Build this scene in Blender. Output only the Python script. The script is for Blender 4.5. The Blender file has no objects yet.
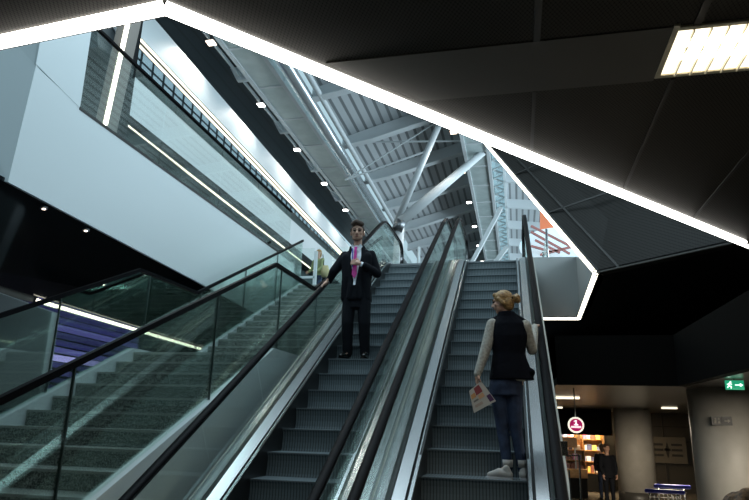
import bpy, bmesh, math, random
from mathutils import Vector, Matrix
random.seed(4)
# ------------------------------------------------------------------ camera
FPX = 620.0
_V = Vector((60, 2230, FPX)).normalized()
_E = Vector((132.5, 168, FPX)).normalized()
_Y = (_E - _V * _E.dot(_V)).normalized()
_X = -_V.cross(_Y)
if _X.x < 0: _X = -_X
CAM = Vector((0, 0, 2.0))
def cam2w(v): return Vector((_X.dot(v), _Y.dot(v), _V.dot(v)))
cam = bpy.data.objects.new('camera', bpy.data.cameras.new('camera'))
bpy.context.scene.collection.objects.link(cam)
R, U, F = cam2w(Vector((1,0,0))), cam2w(Vector((0,1,0))), cam2w(Vector((0,0,1)))
cam.matrix_world = Matrix(((R.x,U.x,-F.x,CAM.x),(R.y,U.y,-F.y,CAM.y),(R.z,U.z,-F.z,CAM.z),(0,0,0,1)))
cam.data.sensor_width = 36; cam.data.lens = FPX/749*36; cam.data.clip_start = .05; cam.data.clip_end = 300
sc = bpy.context.scene; sc.camera = cam
# ------------------------------------------------------------------ world, exposure
w = bpy.data.worlds.new('dusk sky'); sc.world = w; w.use_nodes = True
w.node_tree.nodes['Background'].inputs[0].default_value = (.50,.72,.82,1)
w.node_tree.nodes['Background'].inputs[1].default_value = .9
sc.view_settings.view_transform = 'Standard'; sc.view_settings.look = 'None'
sc.cycles.transparent_max_bounces = 32
sc.view_settings.exposure = 0.0; sc.view_settings.gamma = 1; sc.view_settings.use_curve_mapping = False
def area(name, loc, sx, sy, power, col, rot=(0,0,0)):
    l = bpy.data.lights.new(name,'AREA'); l.shape='RECTANGLE'; l.size=sx; l.size_y=sy; l.energy=power; l.color=col
    o = bpy.data.objects.new(name,l); o.location=loc; o.rotation_euler=rot; sc.collection.objects.link(o); return o
SKY=(.72,.90,1.0)
area('overhead_fill', (-3.4,7.3,11.0), 7, 4.6, 500, SKY)                     # unseen area lamp added for cool daylight from above the void
area('roof_fill', (8.6,24,8.0), 32, 4, 3200, SKY, (math.radians(112),0,math.radians(90)))  # unseen area lamp added at the open right side to brighten the roof
area('hall_fill', (4.0,-2.5,4.05), 3, 2, 20, (1,.88,.70))  # area lamp added behind the camera for frontal light
area('hall_fill', (-4.5,-2.5,4.05), 4, 2, 48, (.93,1,.93))  # another added behind the camera, brightens the stair risers
area('column_fill', (3.6,6.6,2.5), 1.6, .5, 180, (1,.90,.74))  # area lamps added under the low ceiling to brighten the columns
area('column_fill', (3.0,14,2.5), 2, 1, 380, (1,.86,.66))
# ------------------------------------------------------------------ helpers
C = sc.collection
def px(a,b): return cam2w(Vector((a-374.5, 250-b, FPX)))
def atx(a,b,x): d=px(a,b); return CAM+d*(x/d.x)
def aty(a,b,y): d=px(a,b); return CAM+d*(y/d.y)
def atz(a,b,z): d=px(a,b); return CAM+d*((z-2)/d.z)
def origin(o):
    v=Vector((0,0,0))
    while o is not None: v+=Vector(o.location); o=o.parent
    return v
def tag(o,label=None,cat=None,group=None,kind=None):
    if label:o['label']=label
    if cat:o['category']=cat
    if group:o['group']=group
    if kind:o['kind']=kind
    return o
def thing(name,loc,label,cat,group=None):
    o=bpy.data.objects.new(name,None); o.location=loc; o.empty_display_size=.1; C.objects.link(o)
    return tag(o,label,cat,group)
class MB:
    def __init__(s): s.v=[]; s.f=[]; s.sm=[]
    def add(s,vs,fs,smooth=False):
        n=len(s.v); s.v+= [Vector(v) for v in vs]; s.f+=[tuple(i+n for i in f) for f in fs]; s.sm+=[smooth]*len(fs); return s
    def box(s,a,b):
        (x0,y0,z0),(x1,y1,z1)=a,b
        x0,x1=sorted((x0,x1)); y0,y1=sorted((y0,y1)); z0,z1=sorted((z0,z1))
        return s.add([(x0,y0,z0),(x1,y0,z0),(x1,y1,z0),(x0,y1,z0),(x0,y0,z1),(x1,y0,z1),(x1,y1,z1),(x0,y1,z1)],
            [(0,3,2,1),(4,5,6,7),(0,1,5,4),(1,2,6,5),(2,3,7,6),(3,0,4,7)])
    def prism(s,pts,ext):
        pts=[Vector(p) for p in pts]; e=Vector(ext); n=len(pts)
        return s.add(pts+[p+e for p in pts],[tuple(range(n-1,-1,-1)),tuple(range(n,2*n))]+[(i,(i+1)%n,n+(i+1)%n,n+i) for i in range(n)])
    def bar(s,p,q,w,h,up=(0,0,1)):
        p,q=Vector(p),Vector(q); d=(q-p).normalized(); up=Vector(up); sd=d.cross(up)
        if sd.length<1e-4: sd=d.cross(Vector((1,0,0)))
        sd.normalize(); u=sd.cross(d).normalized(); a,b=sd*w/2,u*h/2
        vs=[p-a-b,p+a-b,p+a+b,p-a+b,q-a-b,q+a-b,q+a+b,q-a+b]
        return s.add(vs,[(0,3,2,1),(4,5,6,7),(0,1,5,4),(1,2,6,5),(2,3,7,6),(3,0,4,7)])
    def tube(s,p,q,r,r2=None,n=14,caps=False):
        p,q=Vector(p),Vector(q); r2=r if r2 is None else r2
        d=(q-p).normalized(); a=d.orthogonal().normalized(); b=d.cross(a)
        vs=[];fs=[]
        for c,rr in ((p,r),(q,r2)):
            for i in range(n):
                t=2*math.pi*i/n; vs.append(c+(a*math.cos(t)+b*math.sin(t))*rr)
        fs=[(i,(i+1)%n,n+(i+1)%n,n+i) for i in range(n)]
        s.add(vs,fs,True); k=len(s.v)-2*n
        s.f+=[tuple(k+i for i in range(n-1,-1,-1)),tuple(k+n+i for i in range(n))]; s.sm+=[False,False]
        return s
    def ell(s,c,rx,ry,rz,M=None,nu=16,nv=10):
        c=Vector(c); M=M or Matrix.Identity(3); vs=[];fs=[]
        vs.append(c+M@Vector((0,0,rz)))
        for j in range(1,nv):
            ph=math.pi*j/nv
            for i in range(nu):
                t=2*math.pi*i/nu
                vs.append(c+M@Vector((rx*math.sin(ph)*math.cos(t),ry*math.sin(ph)*math.sin(t),rz*math.cos(ph))))
        vs.append(c+M@Vector((0,0,-rz))); last=len(vs)-1
        for i in range(nu): fs.append((0,1+i,1+(i+1)%nu)); fs.append((last,last-nu+(i+1)%nu,last-nu+i))
        for j in range(nv-2):
            for i in range(nu):
                a=1+j*nu+i;b=1+j*nu+(i+1)%nu; fs.append((a,a+nu,b+nu,b))
        return s.add(vs,fs,True)
    def cap(s,p,q,r1,r2=None):
        r2=r1 if r2 is None else r2
        s.tube(p,q,r1,r2,12); s.ell(p,r1,r1,r1,None,12,8); s.ell(q,r2,r2,r2,None,12,8); return s
    def chain(s,ps,rs):
        for i in range(len(ps)-1): s.cap(ps[i],ps[i+1],rs[i],rs[i+1])
        return s
    def loft(s,rings,n=20,pw=2.0):
        vs=[];fs=[]
        for (c,a,b,yaw) in rings:
            c=Vector(c); ca,sa=math.cos(yaw),math.sin(yaw)
            for i in range(n):
                t=2*math.pi*i/n; cx=math.copysign(abs(math.cos(t))**(2/pw),math.cos(t))*a; sy=math.copysign(abs(math.sin(t))**(2/pw),math.sin(t))*b
                vs.append(c+Vector((cx*ca-sy*sa,cx*sa+sy*ca,0)))
        m=len(rings)
        for j in range(m-1):
            for i in range(n): fs.append((j*n+i,j*n+(i+1)%n,(j+1)*n+(i+1)%n,(j+1)*n+i))
        fs.append(tuple(range(n-1,-1,-1))); fs.append(tuple((m-1)*n+i for i in range(n)))
        return s.add(vs,fs,True)
    def sweep(s,path,prof,closed=True,smooth=False):
        """path: points in a plane x=const; prof: (dx, dn) offsets; n is normal to the path"""
        path=[Vector(p) for p in path]; n=len(prof); vs=[];fs=[]
        for i,p in enumerate(path):
            a=path[max(0,i-1)]; b=path[min(len(path)-1,i+1)]; d=(b-a).normalized(); nn=Vector((1,0,0)).cross(d).normalized()
            for (dx,dn) in prof: vs.append(p+Vector((dx,0,0))+nn*dn)
        for i in range(len(path)-1):
            for j in range(n): fs.append((i*n+j,i*n+(j+1)%n,(i+1)*n+(j+1)%n,(i+1)*n+j))
        fs.append(tuple(range(n-1,-1,-1))); fs.append(tuple((len(path)-1)*n+j for j in range(n)))
        return s.add(vs,fs,smooth)
    def build(s,name,m,parent=None,mods=None):
        o0=origin(parent)
        me=bpy.data.meshes.new(name); me.from_pydata([tuple(v-o0) for v in s.v],[],s.f)
        me.polygons.foreach_set('use_smooth',s.sm)
        bm=bmesh.new(); bm.from_mesh(me); bmesh.ops.recalc_face_normals(bm,faces=bm.faces); bm.to_mesh(me); bm.free()
        me.materials.append(m); o=bpy.data.objects.new(name,me); C.objects.link(o); o.parent=parent
        if mods: mods(o)
        return o
    def struct(s,name,m,parent=None):
        o=s.build(name,m,parent)
        if parent is None:o['kind']='structure'
        return o
# ------------------------------------------------------------------ materials
def mat(name,col,rough=.5,metal=0,emit=0,ecol=None,spec=None,bump=None,aniso=0):
    m=bpy.data.materials.new(name); m.use_nodes=True; nt=m.node_tree; b=nt.nodes['Principled BSDF']
    b.inputs['Base Color'].default_value=(*col,1); b.inputs['Roughness'].default_value=rough; b.inputs['Metallic'].default_value=metal
    if spec is not None:b.inputs['Specular IOR Level'].default_value=spec
    if aniso:b.inputs['Anisotropic'].default_value=aniso
    if emit:
        b.inputs['Emission Color'].default_value=(*(ecol or col),1); b.inputs['Emission Strength'].default_value=emit
    if bump:
        sc_,st=bump; tc=nt.nodes.new('ShaderNodeTexCoord'); n=nt.nodes.new('ShaderNodeTexNoise'); n.inputs['Scale'].default_value=sc_
        bp=nt.nodes.new('ShaderNodeBump'); bp.inputs['Strength'].default_value=st; bp.inputs['Distance'].default_value=.02
        nt.links.new(tc.outputs['Object'],n.inputs['Vector']); nt.links.new(n.outputs['Fac'],bp.inputs['Height']); nt.links.new(bp.outputs['Normal'],b.inputs['Normal'])
    return m
def noisemat(name,c1,c2,scale,rough=.5,detail=4,lo=.4,hi=.6,kind='noise',stretch=(1,1,1),metal=0):
    m=mat(name,c1,rough,metal); nt=m.node_tree; b=nt.nodes['Principled BSDF']
    tc=nt.nodes.new('ShaderNodeTexCoord'); mp=nt.nodes.new('ShaderNodeMapping'); mp.inputs['Scale'].default_value=stretch
    n=nt.nodes.new('ShaderNodeTexNoise'); n.inputs['Scale'].default_value=scale; n.inputs['Detail'].default_value=detail
    r=nt.nodes.new('ShaderNodeValToRGB'); r.color_ramp.elements[0].position=lo; r.color_ramp.elements[1].position=hi
    r.color_ramp.elements[0].color=(*c1,1); r.color_ramp.elements[1].color=(*c2,1)
    nt.links.new(tc.outputs['Object'],mp.inputs[0]); nt.links.new(mp.outputs[0],n.inputs['Vector']); nt.links.new(n.outputs['Fac'],r.inputs[0]); nt.links.new(r.outputs[0],b.inputs['Base Color'])
    return m
def glassmat(name,tint,refl=1.0,rough=.02,film=0):
    m=bpy.data.materials.new(name); m.use_nodes=True; nt=m.node_tree; nt.nodes.clear()
    out=nt.nodes.new('ShaderNodeOutputMaterial'); mx=nt.nodes.new('ShaderNodeMixShader'); t=nt.nodes.new('ShaderNodeBsdfTransparent'); g=nt.nodes.new('ShaderNodeBsdfGlossy')
    fr=nt.nodes.new('ShaderNodeFresnel'); fr.inputs[0].default_value=1.5; mu=nt.nodes.new('ShaderNodeMath'); mu.operation='MULTIPLY_ADD'; mu.inputs[1].default_value=refl; mu.inputs[2].default_value=film
    t.inputs[0].default_value=(*tint,1); g.inputs['Roughness'].default_value=rough; g.inputs[0].default_value=(.8,.9,.86,1)
    nt.links.new(fr.outputs[0],mu.inputs[0]); nt.links.new(mu.outputs[0],mx.inputs[0]); nt.links.new(t.outputs[0],mx.inputs[1]); nt.links.new(g.outputs[0],mx.inputs[2]); nt.links.new(mx.outputs[0],out.inputs[0])
    return m
def meshmat(name,c1,c2,scale,rough=.5):
    """expanded metal: diamond holes"""
    m=mat(name,c1,rough); nt=m.node_tree; b=nt.nodes['Principled BSDF']
    tc=nt.nodes.new('ShaderNodeTexCoord'); sp=nt.nodes.new('ShaderNodeSeparateXYZ'); nt.links.new(tc.outputs['Object'],sp.inputs[0])
    def M(op,a,b_=None):
        n=nt.nodes.new('ShaderNodeMath'); n.operation=op
        for i,v in enumerate((a,b_)):
            if v is None: continue
            if isinstance(v,(int,float)): n.inputs[i].default_value=v
            else: nt.links.new(v,n.inputs[i])
        return n.outputs[0]
    x=M('MULTIPLY',sp.outputs[0],scale); y=M('MULTIPLY',sp.outputs[1],scale*.6)
    u=M('SINE',M('ADD',x,y)); v=M('SINE',M('SUBTRACT',x,y))
    k=M('MULTIPLY',u,v); r=nt.nodes.new('ShaderNodeValToRGB'); r.color_ramp.elements[0].position=.0; r.color_ramp.elements[1].position=.25
    r.color_ramp.elements[0].color=(*c1,1); r.color_ramp.elements[1].color=(*c2,1)
    b.inputs['Specular IOR Level'].default_value=.08
    nt.links.new(M('ABSOLUTE',k),r.inputs[0]); nt.links.new(r.outputs[0],b.inputs['Base Color']); return m
def stripemat(name,c1,c2,axis,period,duty=.5,rough=.5,metal=0,bump=.6):
    m=mat(name,c1,rough,metal); nt=m.node_tree; b=nt.nodes['Principled BSDF']
    tc=nt.nodes.new('ShaderNodeTexCoord'); sp=nt.nodes.new('ShaderNodeSeparateXYZ'); nt.links.new(tc.outputs['Object'],sp.inputs[0])
    a=nt.nodes.new('ShaderNodeMath'); a.operation='MULTIPLY'; a.inputs[1].default_value=1/period; nt.links.new(sp.outputs[axis],a.inputs[0])
    f=nt.nodes.new('ShaderNodeMath'); f.operation='FRACT'; nt.links.new(a.outputs[0],f.inputs[0])
    g=nt.nodes.new('ShaderNodeMath'); g.operation='GREATER_THAN'; g.inputs[1].default_value=duty; nt.links.new(f.outputs[0],g.inputs[0])
    mx=nt.nodes.new('ShaderNodeMix'); mx.data_type='RGBA'; mx.inputs[6].default_value=(*c1,1); mx.inputs[7].default_value=(*c2,1)
    nt.links.new(g.outputs[0],mx.inputs[0]); nt.links.new(mx.outputs[2],b.inputs['Base Color']); return m
LEDW=(1,.97,.88)
mt={}
mt['led']=mat('cool white led diffuser',(.9,.9,.85),.4,0,9,(1,.97,.90))
mt['led2']=mat('warm white led diffuser',(.9,.9,.8),.4,0,4,(1,.94,.76))
mt['led3']=mat('thin led line',(.9,.85,.7),.4,0,1.6,(1,.88,.66))
mt['ledhouse']=mat('led housing',(.05,.05,.05),.4)
mt['white']=mat('white painted panel',(.60,.655,.675),.45)
mt['whitew']=mat('white side wall',(.55,.56,.56),.5)
mt['mesh']=meshmat('expanded metal ceiling',(.003,.003,.0028),(.055,.051,.045),128)
mt['mesh2']=meshmat('dark mesh cladding',(.006,.006,.006),(.026,.025,.023),128)
mt['band']=mat('grey service band',(.085,.08,.072),.6)
mt['seam']=mat('dark seam',(.012,.012,.011),.5)
mt['plank']=stripemat('dark slatted ceiling',(.009,.009,.009),(.003,.003,.003),1,.15,.85,.7); mt['plank'].node_tree.nodes['Principled BSDF'].inputs['Specular IOR Level'].default_value=.08
mt['black']=mat('matt black',(.004,.005,.006),.6,spec=.15)
mt['bulk']=mat('black fascia',(.003,.003,.003),.7,spec=.05)
mt['gloss']=mat('glossy black panel',(.004,.007,.010),.12)
mt['floor']=noisemat('polished stone floor',(.09,.085,.075),(.12,.115,.10),3,.12)
mt['granite']=noisemat('speckled granite',(.04,.046,.042),(.36,.39,.36),60,.45,8,.42,.62)
mt['nosing']=mat('pale stair edge',(.34,.355,.335),.5)
mt['steel']=mat('brushed stainless steel',(.47,.475,.48),.27,1)
mt['steeld']=mat('dark steel trim',(.20,.21,.22),.3,1)
mt['skirt']=mat('black skirt panel',(.010,.011,.012),.3)
mt['rubber']=mat('black rubber handrail',(.003,.003,.004),.5,spec=.05)
mt['railhi']=mat('polished handrail guide',(.16,.165,.17),.25,1)
mt['tread']=stripemat('grey aluminium step',(.115,.145,.16),(.035,.045,.05),0,.0297,.70,.5)
mt['stepedge']=mat('lit step edge',(.15,.175,.19),.4,.4)  # lighter than the tread, putting the lit riser top into the colour
mt['glass']=glassmat('balustrade glass',(.965,.99,.98),.4)
mt['glassg']=glassmat('green edged glass',(.955,.985,.972),.6,.02,.0)
mt['joint']=mat('glass joint',(.03,.05,.045),.3)
mt['chrome']=mat('satin steel post',(.55,.57,.58),.25,1)
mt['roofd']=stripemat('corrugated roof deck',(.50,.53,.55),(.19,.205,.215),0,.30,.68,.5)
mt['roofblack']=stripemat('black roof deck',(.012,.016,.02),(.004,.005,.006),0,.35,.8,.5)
mt['truss']=mat('pale grey painted steel',(.58,.62,.64),.45)
mt['duct']=noisemat('galvanised duct',(.42,.50,.50),(.50,.58,.58),2,.4)
mt['pipe']=mat('aluminium pipe',(.62,.67,.70),.22,.7)
mt['lamp']=mat('lamp glass',(1,.97,.9),.3,0,14,(1,.96,.90))
mt['lampw']=mat('warm lamp glass',(1,.8,.6),.3,0,10,(1,.80,.62))
mt['sky']=glassmat('roof glazing',(.92,.97,1.0),.4)
mt['mull']=mat('window mullion',(.06,.08,.09),.5)
mt['teal']=mat('dark teal panel',(.03,.05,.052),.3)
mt['post']=mat('taupe steel post',(.16,.145,.13),.5)
mt['column']=noisemat('plastered column',(.42,.40,.36),(.46,.44,.40),4,.5)
mt['colbase']=mat('dark column base',(.05,.047,.042),.4)
mt['lowceil']=mat('satin dark ceiling',(.035,.034,.031),.28)
mt['skin']=mat('skin',(.50,.29,.21),.5)
mt['suit']=mat('black suit wool',(.005,.006,.009),.85,spec=.15)
mt['shirt']=mat('white shirt cotton',(.75,.78,.84),.7)
mt['pink']=mat('magenta silk tie',(.62,.03,.30),.4)
mt['blue']=mat('blue lanyard',(.05,.07,.40),.5)
mt['hairm']=mat('dark brown hair',(.050,.026,.014),.55,bump=(90,.6))
mt['hairb']=noisemat('blonde hair',(.22,.12,.045),(.42,.26,.10),40,.5,3,stretch=(1,1,3))
mt['shoe']=mat('black leather',(.006,.006,.006),.25)
mt['vest']=mat('black quilted vest',(.004,.005,.009),.85,spec=.1,bump=(14,.35))
mt['jersey']=noisemat('beige mottled jersey',(.30,.29,.26),(.42,.41,.37),40,.9)
mt['jeans']=noisemat('dark blue denim',(.008,.016,.045),(.022,.04,.09),9,.85)
mt['sneaker']=mat('grey sneaker',(.42,.40,.38),.7)
mt['sole']=mat('white rubber sole',(.55,.55,.58),.6)
mt['eye']=mat('dark eye',(.02,.015,.012),.2)
mt['lip']=mat('lip',(.38,.14,.12),.5)
# ------------------------------------------------------------------ setting: floor, ceilings, walls
MB().box((-9.5,-4.5,-.25),(9,24.5,0)).struct('floor',mt['floor'])
A_=atz(165,3,4.2); B_=atz(749,243,4.2); S0=atz(0,38,4.2); Fp=atz(742,240,4.2); P2=atz(597,272,4.2); P3=atz(580,318,4.2); P4=atz(531,318,4.2)
Sx=S0+(S0-A_)*1.6; Bx=B_+(B_-A_)*.22
nc=[(-9.5,-4.5,4.2),(9,-4.5,4.2),(9,Bx.y,4.2),Bx,A_,Sx,(-9.5,Sx.y,4.2)]
mt['glassp']=glassmat('parapet glass',(.965,.985,.975),.22)
ceil=MB().prism(nc,(0,0,.35)).struct('ceiling',mt['mesh'])
MB().prism([(-1.12,3.32,4.192),(.93,3.32,4.192),(.93,3.90,4.192),(-.60,3.90,4.192)],(0,0,.008)).box((2.34,3.32,4.192),(8.9,3.90,4.2)).build('service_band',mt['band'],ceil)
sm=MB()
for x in (-6,-4,-2,0.18,1.05,1.9,2.9,4.2,6): sm.box((x-.02,-4.4,4.19),(x+.02,3.32 if x>0 else 2.3,4.2))
for x in (.18,1.05,1.9,2.9,4.2,6):
    e=A_.y+(B_.y-A_.y)*(x-A_.x)/(B_.x-A_.x); e=min(e,Bx.y)-.1
    sm.box((x-.012,3.90,4.19),(x+.012,e,4.2))
sm.build('panel_seam',mt['seam'],ceil)
# far, slatted part of the ceiling to the right of the void
fc=[Fp,P2,P3,P4+Vector((.0,.02,0)),(P4.x,17.5,4.2),(9,17.5,4.2),(9,Bx.y,4.2),Bx]
MB().prism(fc,(0,0,.03)).struct('ceiling_far',mt['plank'])
# sloping mesh-clad face rising from the fold
P1=aty(480,137,13.0); P5=Fp+(P1-P2)+Vector((.8,0,0)); n_=(P2-Fp).cross(P1-P2).normalized()
if n_.y<0:n_=-n_
so=MB().prism([Fp+(Fp-P2)*.5,P2,P1,P5+(Fp-P2)*.5],n_*.12).struct('wall_sloping',mt['mesh2'])
sl=MB()
for k in (.33,.62,.85):
    sl.bar(P2+(P1-P2)*k-n_*.006,Fp+(P1-P2)*k-n_*.006+(Fp-P2)*.4,.03,.012,n_)
for k in (.18,):
    sl.bar(P2+(Fp-P2)*k-n_*.006,P1+(Fp-P2)*k-n_*.006,.03,.012,n_)
sl.build('panel_seam',mt['seam'],so)
MB().bar(P2+Vector((0,0,-.01)),Fp+Vector((0,0,-.01)),.05,.02).struct('trim_1',mt['band'])
# white walls of the void on the right
MB().prism([P2,P3,P3+Vector((0,0,1.32)),P2+Vector((0,0,.03))],(.12,0,0)).struct('wall_right_upper',mt['whitew'])
MB().prism([P3,P4,P4+Vector((0,0,1.32)),P3+Vector((0,0,1.32))],(0,.12,0)).struct('wall_back_upper',mt['whitew'])
# low hall on the right
a1=Vector((.52,8.75,2.55)); a2=Vector((2.02,8.75,2.55)); a3=Vector((2.02,6.05,2.55))
MB().prism([(.52,8.75,2.55),(2.0,8.75,2.55),(2.0,5.9,2.55),(2.12,5.9,2.55),(2.12,8.87,2.55),(.52,8.87,2.55)],(0,0,.65)).struct('wall_fascia',mt['bulk'])
MB().prism([(.52,8.87,2.56),(2.12,8.87,2.56),(2.12,5.9,2.56),(9,5.9,2.56),(9,24,2.56),(.52,24,2.56)],(0,0,.1)).struct('ceiling_low',mt['lowceil'])
MB().box((9,-4.5,0),(9.25,24.2,4.5)).struct('wall_right',mt['black'])
MB().box((-9.5,-4.75,0),(9.25,-4.5,4.5)).struct('wall_rear',mt['black'])
MB().box((2.85,23.6,0),(9,24,2.56)).struct('wall_back_hall',mt['lowceil'])
MB().box((.45,17.4,2.56),(9,17.5,4.3)).struct('wall_hall_upper',mt['bulk'])
MB().box((.40,14.6,0),(.5,24,2.56)).struct('wall_shop_side',mt['black'])
MB().box((-9.75,-4.5,0),(-9.5,40,9.4)).struct('wall_left_outer',mt['black'])
MB().box((-9.5,15.2,0),(.4,15.4,4.8)).struct('wall_back_lower',mt['black'])
# upper floor slab
MB().box((-2.93,12.95,4.78),(.42,14.6,5.18)).box((-9.4,14.6,4.8),(9,44,5.2)).struct('floor_upper',mt['lowceil'])
MB().box((.55,13.52,4.8),(9,14.6,5.2)).struct('floor_upper_side',mt['lowceil'])
# ------------------------------------------------------------------ LED lines
def ledline(name,pts,wd,nrm,m,label,cat='light strip',group=None,th=.05):
    t=thing(name,pts[0],label,cat,group); nrm=Vector(nrm).normalized()
    for i in range(len(pts)-1):
        p,q=Vector(pts[i]),Vector(pts[i+1]); d=(q-p).normalized(); n=(nrm-d*nrm.dot(d)).normalized()
        MB().bar(p,q,wd,.012,n).build('diffuser',m,t)
        MB().bar(p-n*(.008+th/2),q-n*(.008+th/2),wd+.02,th,n).build('housing',mt['ledhouse'],t)
    return t
dn=Vector((0,0,-.03))
ledline('light_strip',[Sx+dn,A_+dn,Bx+dn],.080,(0.1,-.55,-.8),mt['led'],'broad white light strip bent over the void along the near ceiling edge')
ledline('light_strip',[P1,P2+Vector((-.02,0,-.02)),P3+Vector((-.03,-.02,-.02))],.072,(-.35,-.7,-.6),mt['led2'],'narrow warm white light strip edging the sloping dark face, bending back at its foot')
ledline('light_strip',[P3+Vector((-.03,-.03,-.02)),P4+Vector((0,-.03,-.02))],.05,(0,-.9,-.4),mt['led2'],'short thin light strip under the white back wall right of the escalator')
# ------------------------------------------------------------------ escalators
T30=math.tan(math.radians(30)); DY=.396; DZ=DY*T30
def zline(y): return 1.53+(y-6.0)*T30
YTOP=6.0+(5.2-1.53)/T30; YBOT=6.0-1.53/T30
mt['edge']=mat('pale edge trim',(.55,.53,.47),.35,.4)
def path(x,hinc,hflat_lo,hflat_hi,y0,y1,step=.12,rad=1.3):
    """vertical offset above the nosing line, blended to the flat landings"""
    pts=[];n=int((y1-y0)/step)+1
    for i in range(n+1):
        y=y0+(y1-y0)*i/n
        zi=zline(y)+hinc; lo=hflat_lo; hi=5.2+hflat_hi
        k=.16
        z=zi
        # smooth max with lo, smooth min with hi
        z=.5*(z+lo+math.sqrt((z-lo)**2+k*k)); z=.5*(z+hi-math.sqrt((z-hi)**2+k*k))
        pts.append(Vector((x,y,z)))
    return pts
def make_step():
    """curved riser, tread; the ridges are in the material"""
    prof=[(0,0),(.0,-.012),(.014,-.03),(.022,-.08),(.020,-.14),(.010,-.20),(0,-DZ),(DY+.01,-DZ),(DY+.01,0)]
    return MB().prism([(-.475,y,z) for y,z in prof],(.95,0,0))
def make_edge(): return MB().box((-.474,-.003,-.011),(.474,.022,.0015))
edge_mesh=None
step_mesh=None
def escalator(cx,phase,label,lglass):
    global step_mesh,edge_mesh
    t=thing('escalator',(cx,6.0,0),label,'escalator')
    y=phase; k=0
    nosings=[phase+DY*i for i in range(-7,18)]
    for y in nosings:
        z=zline(y)
        if z<.24 or z>5.21: continue
        if step_mesh is None:
            s=make_step().build('step',mt['tread'],None); step_mesh=s.data; s.parent=t
        else:
            s=bpy.data.objects.new('step',step_mesh); C.objects.link(s); s.parent=t
        # mesh is stored relative to world origin 0,0,0 minus t.location for the first: recentre
        s.location=(0,y-6.0,z)
        if edge_mesh is None: e_=make_edge().build('step_edge',mt['stepedge'],None); edge_mesh=e_.data
        else: e_=bpy.data.objects.new('step_edge',edge_mesh); C.objects.link(e_)
        e_.parent=s
    m=MB(); m.prism([(cx-.5,4.2,0.02),(cx+.5,4.2,.02),(cx+.5,YTOP,4.72),(cx-.5,YTOP,4.72)],(0,0,-.02)).build('step_band_cover',mt['skirt'],t)
    MB().box((cx-.475,YTOP+.02,5.17),(cx+.475,14.6,5.215)).build('landing_plate',mt['steeld'],t)
    MB().box((cx-.475,1.6,.002),(cx+.475,3.6,.03)).build('landing_plate',mt['steeld'],t)
    for s in (-1,1):
        def P(off,h,hl=None,hh=None,y0=2.3,y1=14.5): return path(cx+s*off,h,h if hl is None else hl,h if hh is None else hh,y0,y1)
        MB().sweep(P(.489,-.06),[(-.012,-.17),(.012,-.17),(.012,.17),(-.012,.17)]).build('skirt_panel',mt['skirt'],t)
        MB().sweep(P(.498,.12),[(-.014,-.012),(.014,-.012),(.014,.014),(-.014,.014)]).build('skirt_trim',mt['chrome'],t)
        MB().sweep(P(.588,.11),[(-.075,-.05),(.072,-.05),(.072,-.03),(-.075,-.03)]).build('deck_base',mt['skirt'],t)
        MB().sweep(P(.592,.13),[(-.052,-.02),(.052,-.02),(.052,.012+ (0.012 if s>0 else -.012)),(-.052,.012-(0.012 if s>0 else -.012))]).build('inner_deck',mt['steel'],t)
        MB().sweep(P(.675,.115),[(-.018,-.03),(.018,-.03),(.018,.03),(-.018,.03)]).build('glass_channel',mt['skirt'],t)
        MB().sweep(P(.748,.125),[(-.040,-.02),(.040,-.02),(.040,.012),(-.040,.012)]).build('outer_deck',mt['steel'],t)
        MB().sweep(P(.79,-.16),[(-.008,-.27),(.008,-.27),(.008,.27),(-.008,.27)]).build('cladding',mt['steeld'],t)
        MB().sweep(P(.808,.13),[(-.009,-.012),(.009,-.012),(.009,.012),(-.009,.012)]).build('edge_trim',mt['edge'],t)
        # glass, split into panes square to the slope
        pts_lo=P(.675,.13,.13,.13,2.3,14.6); 
        tops=path(cx+s*.675,.90,.95,1.08,2.3,14.6)
        def at(path_,y):
            for i in range(len(path_)-1):
                if path_[i].y<=y<=path_[i+1].y:
                    a=(y-path_[i].y)/(path_[i+1].y-path_[i].y); return path_[i].lerp(path_[i+1],a)
            return path_[-1].copy() if y>path_[-1].y else path_[0].copy()
        cuts=[2.45,3.5,4.45,5.55,6.65,7.75,8.85,9.95,11.05,12.15,13.3,14.45]
        for i in range(len(cuts)-1):
            ya,yb=cuts[i]+.006,cuts[i+1]-.006; n=6
            def sh(y): # top shifts backwards on the slope
                return -.36 if 4.2<y<12.3 else 0
            lo=[at(pts_lo,ya+(yb-ya)*j/n) for j in range(n+1)]
            hi=[at(tops,ya+sh(cuts[i])+(yb+sh(cuts[i+1])-ya-sh(cuts[i]))*j/n) for j in range(n+1)]
            g=MB(); hx=Vector((.006,0,0)); vs=[]
            for a,b in zip(lo,hi): vs+=[a-hx,b-hx,b+hx,a+hx]
            fs=[]
            for j in range(n):
                q=j*4; fs+=[(q,q+1,q+5,q+4),(q+2,q+3,q+7,q+6),(q+1,q+2,q+6,q+5),(q+3,q,q+4,q+7)]
            fs+=[(0,3,2,1),(n*4,n*4+1,n*4+2,n*4+3)]
            g.add(vs,fs).build('glass_panel',mt['glass'],t)
        # handrail: up the slope, over the top, round the newel at both ends
        hr=path(cx+s*.675,.94,.98,1.12,2.35,14.5,.1)
        e=hr[-1]; r=.30
        for a in range(10,181,17):
            th=math.radians(a); hr.append(Vector((e.x,e.y+r*math.sin(th),e.z-r+r*math.cos(th))))
        b0=hr[0]; pre=[]
        for a in range(180,0,-17):
            th=math.radians(a); pre.append(Vector((b0.x,b0.y-r*math.sin(th),b0.z-r+r*math.cos(th))))
        hr=pre+hr
        MB().sweep(hr,[(-.040,-.010),(-.040,.010),(-.028,.024),(0,.029),(.028,.024),(.040,.010),(.040,-.010),(.028,-.018),(-.028,-.018)],smooth=True).build('handrail',mt['rubber'],t)
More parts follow.
